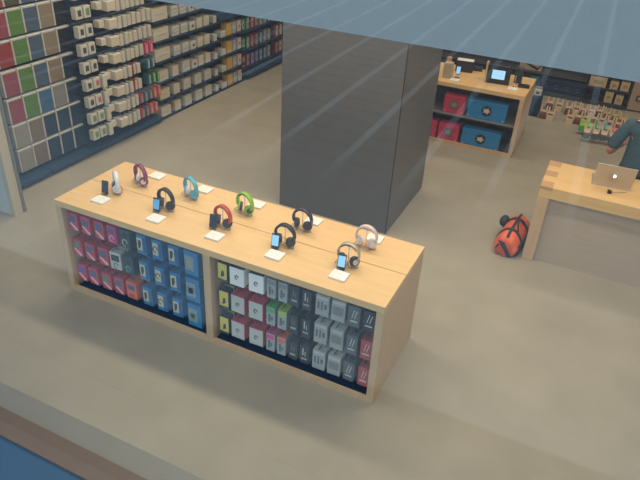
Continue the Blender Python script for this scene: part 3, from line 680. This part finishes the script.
one('body', t, -0.07, 0.07, -0.04, 0.04, 0, 0.06, NAVYL, 0.01); one('grille', t, -0.06, 0.06, -0.043, -0.039, 0.01, 0.05, DARKM)

# ================================================================ DEMO TABLE, LAPTOP, BAG
t = thing('laptop_table', 'thick maple table with finger jointed corners and a laptop on it', 'table', (0.609, 2.605, 0))
TW = 0.67; TL = 3.2; TH = 0.83
one('tabletop', t, 0, TL, 0, TW, TH - 0.115, TH, WOOD, 0.002)
one('leg', t, 0, 0.11, 0, TW, 0, TH - 0.115, WOODY, 0.002)
one('leg', t, TL - 0.11, TL, 0, TW, 0, TH - 0.115, WOODY, 0.002)
for i in (0, 2, 4):
    one('finger_joint', t, -0.0012, 0.115, i * TW / 5 - (0.0012 if i == 0 else 0), (i + 1) * TW / 5 + (0.0012 if i == 4 else 0), TH - 0.03, TH + 0.0012, WOODD)
one('modesty_panel', t, 0.11, TL - 0.11, 0.045, 0.065, 0.0, TH - 0.115, mat('walnut grey panel', (0.46, 0.36, 0.28), 0.5, noise=0.1, scale=3, stretch=(1, 1, 10)))

t = thing('laptop', 'silver laptop seen from behind with a glowing logo on its lid', 'laptop', (1.218, 2.925, TH + 0.0008), 0.07)
b = MB(); b.box(-0.175, 0.175, 0.0, 0.24, 0.0, 0.014, ALU, 0.004); b.build('base', t)
b = MB(); b.box(-0.15, 0.15, 0.04, 0.14, 0.0138, 0.0155, BLACK); b.build('keyboard', t)
b = MB(); b.box(-0.05, 0.05, 0.155, 0.225, 0.0138, 0.0148, GRY); b.build('trackpad', t)
ML = Matrix.Translation((0, 0.0, 0.016)) @ Matrix.Rotation(math.radians(13), 4, 'X')
b = MB(); b.box(-0.175, 0.175, -0.004, 0.004, 0, 0.235, ALU, 0.003, ML); lid = b.build('lid', t)
b = MB(); b.box(-0.162, 0.162, 0.0036, 0.0048, 0.012, 0.222, mat('laptop screen', (0.1, 0.12, 0.15), 0.2, emit=((0.5, 0.6, 0.8), 0.5)), 0, ML); b.build('screen', lid)
LOGO = mat('glowing white logo', (0.9, 0.9, 0.9), 0.4, emit=((1, 0.98, 0.95), 1.6))
b = MB(); pts = []
ax = [(0, .9), (.25, 1.0), (.55, .95), (.72, .78), (.55, .62), (.48, .42), (.55, .2), (.75, .05), (.58, -.45), (.32, -.75), (.1, -.68), (-.1, -.68), (-.32, -.75), (-.62, -.4), (-.8, .1), (-.75, .6), (-.5, .93), (-.22, 1.0)]
b.poly([ML @ Vector((-u * 0.019, -0.0052, 0.118 + (v - .1) * 0.019)) for u, v in ax], (0, 0.0014, 0), LOGO)
b.poly([ML @ Vector((-u * 0.019, -0.0052, 0.118 + (v - .1) * 0.019)) for u, v in [(0, 1.08), (.05, 1.4), (.35, 1.62), (.33, 1.3)]], (0, 0.0014, 0), LOGO)
b.build('glowing_logo', lid)
t = thing('cable_puck', 'small black sensor block in front of the laptop', 'block', (1.213, 2.79, TH), 0.1)
one('body', t, -0.018, 0.018, -0.02, 0.02, 0, 0.03, BLACK, 0.004)
b = MB(); b.tube([(0.01, 0.02, 0.006), (0.06, 0.04, 0.005), (0.12, 0.065, 0.005), (0.155, 0.085, 0.005)], 0.003, mat('light cable', (0.45, 0.42, 0.38), 0.5), 6); b.build('cable', t)

# duffel bag
t = thing('duffel_bag', 'orange and black duffel bag on the floor beside the laptop table', 'bag', (0.455, 2.85, 0), math.radians(-4))
ORB = mat('orange nylon', (0.75, 0.13, 0.045), 0.55, noise=0.15, scale=8, bump=0.3)
NYL = mat('black nylon', (0.015, 0.018, 0.028), 0.6, bump=0.3, scale=10)
def ring(y, sc, hz):
    out = []
    for a in range(24):
        th = 2 * PI * a / 24
        cxx = math.copysign(abs(math.cos(th)) ** 0.75, math.cos(th)); sxx = math.copysign(abs(math.sin(th)) ** 0.9, math.sin(th))
        x = 0.125 * sc * cxx * (1.0 - 0.35 * max(0, sxx)); z = hz / 2 + hz / 2 * sxx
        out.append(Vector((x, y + 0.012 * math.sin(5 * th), max(0.0, z + 0.004 * math.sin(3 * th + y * 20)))))
    return out
b = MB(); ys = [(-0.31, 0.72, 0.17), (-0.30, 0.9, 0.21), (-0.26, 1.0, 0.235), (-0.15, 1.03, 0.245), (0, 1.0, 0.235), (0.12, 1.02, 0.24), (0.24, 1.0, 0.225), (0.29, 0.88, 0.20), (0.30, 0.7, 0.16)]
rg = [[b.bm.verts.new(v) for v in ring(*q)] for q in ys]; fs = []
for i in range(len(rg) - 1):
    for j in range(24): fs.append(b.bm.faces.new((rg[i][j], rg[i][(j + 1) % 24], rg[i + 1][(j + 1) % 24], rg[i + 1][j])))
fs.append(b.bm.faces.new(rg[0][::-1])); fs.append(b.bm.faces.new(rg[-1])); b._paint(fs, ORB, True)
b.build('body', t)
def band(y, wd, a0, a1, nm, off=0.004):
    b = MB(); P = []
    for i in range(17):
        th = math.radians(a0 + (a1 - a0) * i / 16); sxx = math.copysign(abs(math.sin(th)) ** 0.9, math.sin(th)); cxx = math.copysign(abs(math.cos(th)) ** 0.75, math.cos(th))
        P.append((0.129 * cxx * (1 - 0.35 * max(0, sxx)) * 1.02, y, max(0.003, 0.122 + (0.124 + off) * sxx)))
    b.sweep(P, [(-0.003, -wd), (0.003, -wd), (0.003, wd), (-0.003, wd)], NYL); b.build(nm, t)
band(-0.16, 0.022, -50, 235, 'strap'); band(0.10, 0.022, -50, 235, 'strap')
b = MB(); b.sweep([(0.118, -0.27, 0.075), (0.133, -0.15, 0.09), (0.133, 0.0, 0.09), (0.131, 0.14, 0.09), (0.115, 0.26, 0.08)], [(-0.004, -0.06), (0.004, -0.06), (0.004, 0.06), (-0.004, 0.06)], NYL, up=(0, 0, 1)); b.build('side_panel', t)
b = MB(); b.sweep([(0, -0.29, 0.225), (0.0, -0.15, 0.252), (0.0, 0.0, 0.248), (0, 0.14, 0.25), (0, 0.27, 0.222)], [(-0.0035, -0.013), (0.0035, -0.013), (0.0035, 0.013), (-0.0035, 0.013)], NYL, up=(1, 0, 0)); b.build('zip', t)
b = MB(); b.poly([(-0.075, -0.318, 0.165), (-0.035, -0.318, 0.175), (0.075, -0.322, 0.03), (0.045, -0.322, 0.01)], (0, 0.02, 0), NYL); b.poly([(-0.085, -0.316, 0.07), (-0.06, -0.318, 0.12), (-0.075, -0.314, 0.13), (-0.10, -0.31, 0.08)], (0, 0.02, 0), NYL); b.build('end_strap', t)
b = MB(); b.ball((-0.135, 0.12, 0.17), 0.05, 0.085, 0.06, NYL); b.build('side_pocket', t)
b = MB(); b.tube([(0.07, -0.13, 0.2), (0.05, -0.11, 0.262), (0.03, -0.03, 0.278), (0.05, 0.06, 0.262), (0.07, 0.09, 0.2)], 0.008, NYL); b.build('handle', t)

# ================================================================ PERSON (standing behind the laptop table, back to us)
def skin_body(name, verts, edges, radii, m, parent=None, sub=2, root=0):
    me = bpy.data.meshes.new(name); me.from_pydata(verts, edges, []); o = bpy.data.objects.new(name, me); COL.objects.link(o)
    sm = o.modifiers.new('skin', 'SKIN'); sm.use_smooth_shade = True
    sv = me.skin_vertices[0].data if me.skin_vertices else None
    if sv is None:
        bm = bmesh.new(); bm.from_mesh(me); bm.verts.layers.skin.verify(); bm.to_mesh(me); bm.free(); sv = me.skin_vertices[0].data
    for i, r in enumerate(radii): sv[i].radius = r if isinstance(r, tuple) else (r, r); sv[i].use_root = (i == root)
    ss = o.modifiers.new('sub', 'SUBSURF'); ss.levels = sub; ss.render_levels = sub
    me.materials.append(m)
    if parent: o.parent = parent
    return o
SKIN = mat('skin', (0.50, 0.24, 0.18), 0.5); SHIRT = mat('dark teal shirt cloth', (0.035, 0.075, 0.10), 0.8, noise=0.12, scale=8, bump=0.2); JEAN = mat('dark blue jeans', (0.02, 0.045, 0.10), 0.85, noise=0.15, scale=20)
HAIR = mat('brown hair', (0.05, 0.03, 0.018), 0.7); SHOE = mat('dark shoe', (0.03, 0.03, 0.03), 0.6)
per = thing('person', 'person in a dark teal shirt standing behind the laptop table, partly out of view', 'person', (1.425, 3.47, 0), math.radians(-6)); per.scale = (1, 1, 0.935)
V = [(0, 0, .93), (0, .0, 1.08), (0, .01, 1.24), (0, 0, 1.37), (0, 0, 1.46), (0, .02, 1.53),
     (-.17, 0, 1.37), (-.225, -.02, 1.29), (-.300, -.03, 1.08), (-.295, .03, 1.02), (-.24, .15, 1.06), (-.21, .20, 1.09),
     (.17, 0, 1.37), (.225, 0, 1.31), (.29, -.03, 1.08), (.26, .13, .95), (.20, .22, .93), (.18, .27, .93),
     (-.095, 0, .88), (-.11, .0, .50), (-.115, -.02, .10), (-.115, .05, .05), (-.12, .15, .035),
     (.095, 0, .88), (.11, .0, .50), (.115, -.02, .10), (.115, .05, .05), (.12, .15, .035)]
Ed = [(0, 1), (1, 2), (2, 3), (3, 4), (4, 5), (3, 6), (6, 7), (7, 8), (8, 9), (9, 10), (10, 11), (3, 12), (12, 13), (13, 14), (14, 15), (15, 16), (16, 17),
      (0, 18), (18, 19), (19, 20), (20, 21), (21, 22), (0, 23), (23, 24), (24, 25), (25, 26), (26, 27)]
Rd = [(.15, .105), (.135, .10), (.155, .11), (.13, .095), .052, .05, .07, .058, .043, .034, .026, .034, .07, .058, .043, .034, .026, .034,
      .088, .058, .038, .036, .028, .088, .058, .038, .036, .028]
skin_body('body', V, Ed, Rd, SKIN, per)
b = MB(); b.ball((0, .035, 1.635), .076, .096, .115, SKIN, 24); b.ball((0, .135, 1.62), .014, .02, .02, SKIN, 10)
for s in (-1, 1):
    b.ball((s * .078, .03, 1.625), .012, .02, .03, SKIN, 10); b.ball((s * .03, .118, 1.645), .012, .010, .008, WHITE, 8); b.ball((s * .03, .127, 1.645), .005, .004, .005, BLACK, 8)
b.ball((0, .122, 1.572), .024, .008, .006, mat('lip', (0.4, 0.12, 0.10), 0.5), 8)
b.build('head', per)
b = MB(); b.ball((0, .012, 1.665), .087, .098, .105, HAIR, 24); b.build('hair', per)
# shirt: torso and short sleeves
V2 = [(0, 0, .80), (0, 0, .95), (0, 0, 1.10), (0, .01, 1.24), (0, 0, 1.37), (0, 0, 1.43), (-.17, 0, 1.375), (-.228, -.02, 1.29), (-.268, -.03, 1.18), (-.297, -.03, 1.09), (.17, 0, 1.375), (.228, 0, 1.31), (.272, -.03, 1.16), (.295, -.03, 1.07)]
skin_body('shirt', V2, [(0, 1), (1, 2), (2, 3), (3, 4), (4, 5), (4, 6), (6, 7), (7, 8), (8, 9), (4, 10), (10, 11), (11, 12), (12, 13)],
          [(.19, .135), (.188, .132), (.172, .122), (.175, .125), (.145, .11), .07, .082, .075, .070, .070, .082, .075, .070, .070], SHIRT, per, root=2)
V3 = [(0, 0, .96), (0, 0, .90), (-.095, 0, .82), (-.11, 0, .50), (-.115, -.01, .10), (.095, 0, .82), (.11, 0, .50), (.115, -.01, .10)]
skin_body('trousers', V3, [(0, 1), (1, 2), (2, 3), (3, 4), (1, 5), (5, 6), (6, 7)], [(.16, .118), (.16, .118), .105, .076, .062, .105, .076, .062], JEAN, per, root=1)
for s in (-1, 1):
    b = MB(); b.ball((s * .118, .06, .045), .05, .13, .045, SHOE, 16); b.build('shoe', per)
    hx, hy, hz = (-.21, .20, 1.09) if s < 0 else (.18, .27, .93)
    b = MB()
    for i, ln in enumerate((.062, .072, .068, .054)):
        fx = hx + (i - 1.5) * .017
        b.tube([(fx, hy + .01, hz), (fx, hy + .05, hz - .002), (fx * .98, hy + .05 + ln * .4, hz - .018), (fx * .97, hy + .05 + ln * .5, hz - .04)], .0082, SKIN, 8)
    b.tube([(hx - s * .02, hy - .01, hz), (hx - s * .045, hy + .02, hz - .005), (hx - s * .05, hy + .05, hz - .015)], .010, SKIN, 8)
    b.build('fingers', per)

# ================================================================ SMALL HOLDERS ON THE FLOOR BY THE BACK SHELVES
TANP = mat('cream card holder', (0.68, 0.50, 0.33), 0.55); BRN = mat('brown inner', (0.16, 0.06, 0.045), 0.6); YLW = mat('straw card', (0.55, 0.42, 0.16), 0.55)
def holder(body, seat, legs):
    def make():
        o = bpy.data.objects.new('display_holder', None); COL.objects.link(o); o['category'] = 'holder'
        z0 = 0.06 if legs else 0.0
        b = MB(); b.box(-0.05, 0.05, -0.04, 0.05, z0, z0 + 0.085, body, 0.004); b.build('box', o)
        b = MB()
        b.poly([(-0.052, 0.045, z0 + 0.08), (-0.052, 0.06, z0 + 0.19), (-0.030, 0.06, z0 + 0.19), (-0.026, 0.055, z0 + 0.12), (0.026, 0.055, z0 + 0.12), (0.030, 0.06, z0 + 0.19), (0.052, 0.06, z0 + 0.19), (0.052, 0.045, z0 + 0.08)], (0, 0.012, 0), seat)
        b.build('notched_back', o)
        b = MB(); b.box(-0.04, 0.04, -0.032, 0.042, z0 + 0.0845, z0 + 0.094, seat if legs else BRN, 0.002); b.build('pad', o)
        if legs:
            for sx in (-1, 1):
                for sy in (-1, 1):
                    b = MB(); b.cyl((sx * 0.05, sy * 0.04, 0), (sx * 0.042, sy * 0.035, z0 + 0.004), 0.004, CHROME, seg=8); b.build('leg', o)
        return o
    return Repeat(make)
HK = {'cream': holder(TANP, TANP, False), 'brown': holder(BRN, TANP, False), 'straw': holder(BRN, YLW, False), 'green': holder(GRN, LIM, True), 'teal': holder(mat('teal seat', (0.05, 0.2, 0.22), 0.5), mat('pale teal', (0.3, 0.5, 0.48), 0.5), True),
      'red': holder(ORG, mat('salmon', (0.8, 0.25, 0.18), 0.5), True), 'pale': holder(GRYD, TANP, True)}
CI = Rc.transposed(); CC = Vector((0.901, -3.162, 3.412))
PTS = [(550.6, 100.5, 'brown', 0), (560, 102, 'cream', 0), (569.4, 105.5, 'brown', 0), (577, 105, 'cream', 0), (583.5, 107.5, 'brown', 0), (591, 108.5, 'cream', 0), (598.5, 108.5, 'brown', 0), (608, 111, 'straw', 0), (616.5, 113.5, 'straw', 0), (624, 117, 'straw', 0),
       (544, 109, 'brown', 1), (551.5, 111, 'cream', 1), (571, 114, 'cream', 1), (579, 114.5, 'brown', 1), (586.5, 115, 'cream', 1), (594, 116, 'brown', 1), (602, 117, 'cream', 1), (610, 119.5, 'brown', 1), (618, 121.5, 'brown', 1), (626, 124, 'cream', 1),
       (584, 121.5, 'green', 2), (590.5, 122.5, 'green', 2), (597.5, 124, 'teal', 2), (604.5, 124.5, 'teal', 2), (612, 127, 'red', 2), (619.5, 128, 'red', 2), (588, 128.5, 'pale', 3), (596, 129.5, 'pale', 3), (603.5, 130.5, 'pale', 3), (611.5, 132.5, 'pale', 3)]
cnt = {}
RWN = ['back', 'middle', 'coloured front', 'foremost']
used = []
for (u, v, k, r) in PTS:
    d = CI @ Vector(((u - 320) / f_px, (v - 240) / f_px, 1)); hh = 0.15 if r < 2 else 0.2
    s_ = (hh - CC.z) / d.z; P = CC + d * s_
    P.z = 0
    for _ in range(6):
        for q in used:
            dd = Vector((P.x - q.x, P.y - q.y, 0))
            if abs(dd.x) < 0.116 and abs(dd.y) < 0.125:
                if abs(dd.x) / 0.116 > abs(dd.y) / 0.125: P.x = q.x + math.copysign(0.117, dd.x)
                else: P.y = q.y + math.copysign(0.126, dd.y)
    used.append(P.copy())
    c = cnt.get(r, 0); cnt[r] = c + 1
    HK[k].put((P.x, P.y, 0), 0, 'small %s notched holder on the floor, %s row, %s from left' % ('pale wire legged' if k == 'pale' else k, RWN[r], ORD[c]), 'small holders on the floor by the back shelves')

# navy bin with boxes beside the far table
t = thing('display_bin', 'dark navy display bin behind the right end of the far table', 'bin', (-0.05, 7.14, 0))
one('body', t, -0.17, 0.11, -0.15, 0.15, 0, 0.30, NAVY, 0.004); one('rim', t, -0.18, 0.12, -0.16, 0.16, 0.30, 0.315, NAVYL, 0.003)
for i, (x, y, m_, lb) in enumerate(((-0.10, 0.05, PNK, 'small pink box on top of the navy bin'), (0.03, -0.06, LCR, 'small white box with dark picture on top of the navy bin'), (0.02, 0.08, mat('lilac grey', (0.3, 0.22, 0.28), 0.5), 'small lilac box at the back of the navy bin'))):
    rp = wbox(0.12, 0.07, 0.09, m_, [(0.3, 0.3, 0.7, 0.7, PIC)]); o = rp.put((-0.05 + x, 7.14 + y, 0.3155), 0.05 * i, lb, 'small boxes on the navy bin')

# ================================================================ BACK WALL UNITS
TANB = mat('tan carton', (0.46, 0.33, 0.17), 0.55, noise=0.08); DKB = mat('near black board', (0.018, 0.018, 0.024), 0.5)
t = thing('wall_shelving', 'dark blue panelled low unit along the back wall', 'shelving', (0, 0, 0))
one('back_panel', t, -3.5, 0.60, 8.55, 8.60, 0, 1.6, DKB); one('plinth', t, -3.5, 0.60, 8.20, 8.55, 0, 0.06, mat('grey plinth', (0.05, 0.055, 0.065), 0.6))
for x0, x1 in ((-0.10, 0.24), (0.25, 0.59)): one('door', t, x0, x1, 8.28, 8.30, 0.06, 0.31, mat('deep blue panel', (0.012, 0.03, 0.075), 0.35))
one('shelf', t, -3.5, 0.60, 8.22, 8.55, 0.345, 0.37, mat('grey ledge', (0.055, 0.05, 0.05), 0.6)); one('body', t, -3.5, 0.60, 8.30, 8.55, 0.06, 0.345, DKB)
b = MB()
for x0 in (-0.06, 0.12, 0.29, 0.46):
    b.box(x0, x0 + 0.08, 8.276, 8.281, 0.18, 0.187, STEEL); b.box(x0 + 0.02, x0 + 0.07, 8.276, 8.281, 0.13, 0.137, STEEL)
b.build('label', t)
tag(one('banner_panel', None, -0.28, -0.14, 8.10, 8.13, 0, 0.32, mat('teal blue panel', (0.015, 0.13, 0.22), 0.5)), 'teal blue upright panel beyond the right end of far table', 'panel')
t = thing('sign_board', 'tan board with a black slanted stripe behind the far table', 'sign', (-0.345, 8.30, 0.3705))
one('board', t, -0.19, 0.19, 0, 0.03, 0, 0.16, mat('tan board', (0.36, 0.27, 0.19), 0.55)); b = MB(); b.poly([(-0.15, -0.004, 0.12), (-0.10, -0.004, 0.14), (0.12, -0.004, 0.05), (0.17, -0.004, 0.12), (0.18, -0.004, 0.10), (0.12, -0.004, 0.01)], (0, 0.004, 0), BLACK); b.build('stripe', t)
t = thing('wall_shelving', 'black shelving unit with tan boxes along the back wall at right', 'shelving', (0, 0, 0))
one('back_panel', t, 0.605, 1.33, 8.55, 8.60, 0, 1.6, DKB); one('plinth', t, 0.605, 1.33, 8.18, 8.55, 0, 0.04, DKB)
for z in (0.07, 0.305, 0.56, 0.85): one('shelf', t, 0.605, 1.33, 8.20, 8.55, z - 0.025, z, mat('dark shelf edge', (0.035, 0.03, 0.028), 0.5))
for x in (0.605, 1.31): one('upright', t, x, x + 0.02, 8.20, 8.55, 0.04, 1.6, DKB)
BXS = [(0.655, 0.925, 0.305, 0.165, 'large tan box with a drawing, upper shelf of back unit'), (0.985, 1.115, 0.305, 0.13, 'middle small tan box on the upper back shelf'), (1.15, 1.285, 0.305, 0.145, 'right hand small tan box on the upper back shelf'),
       (0.955, 1.085, 0.07, 0.185, 'left tan box on the lower back shelf'), (1.125, 1.245, 0.07, 0.155, 'right tan box on the lower back shelf')]
for i, (x0, x1, z, h, lb) in enumerate(BXS):
    b = MB(); b.box(x0, x1, 8.21, 8.36, z + 0.0005, z + h, TANB, 0.003); o = b.build('product_box'); tag(o, lb, 'box', 'tan boxes on the back shelves')
    b = MB(); m_ = mat('olive print', (0.30, 0.21, 0.08), 0.5); w_ = x1 - x0
    n = 14; pts = [((x0 + x1) / 2 + w_ * 0.28 * math.cos(2 * PI * q / n) * (1 + .25 * math.sin(3 * q)), 8.208, z + h * 0.5 + h * 0.2 * math.sin(2 * PI * q / n)) for q in range(n)]
    b.poly(pts, (0, 0.003, 0), m_); b.build('printed_mark', o)
t = thing('wall_display', 'tan wall panel with a small dark framed square picture at right edge', 'display', (1.34, 8.20, 0))
one('panel', t, 0, 1.5, 0, 0.4, 0.03, 0.55, mat('brown tan panel', (0.34, 0.23, 0.15), 0.55)); one('picture_frame', t, 0.09, 0.20, -0.012, 0.001, 0.19, 0.28, BLACK); one('picture', t, 0.115, 0.175, -0.016, -0.011, 0.21, 0.26, TANB)
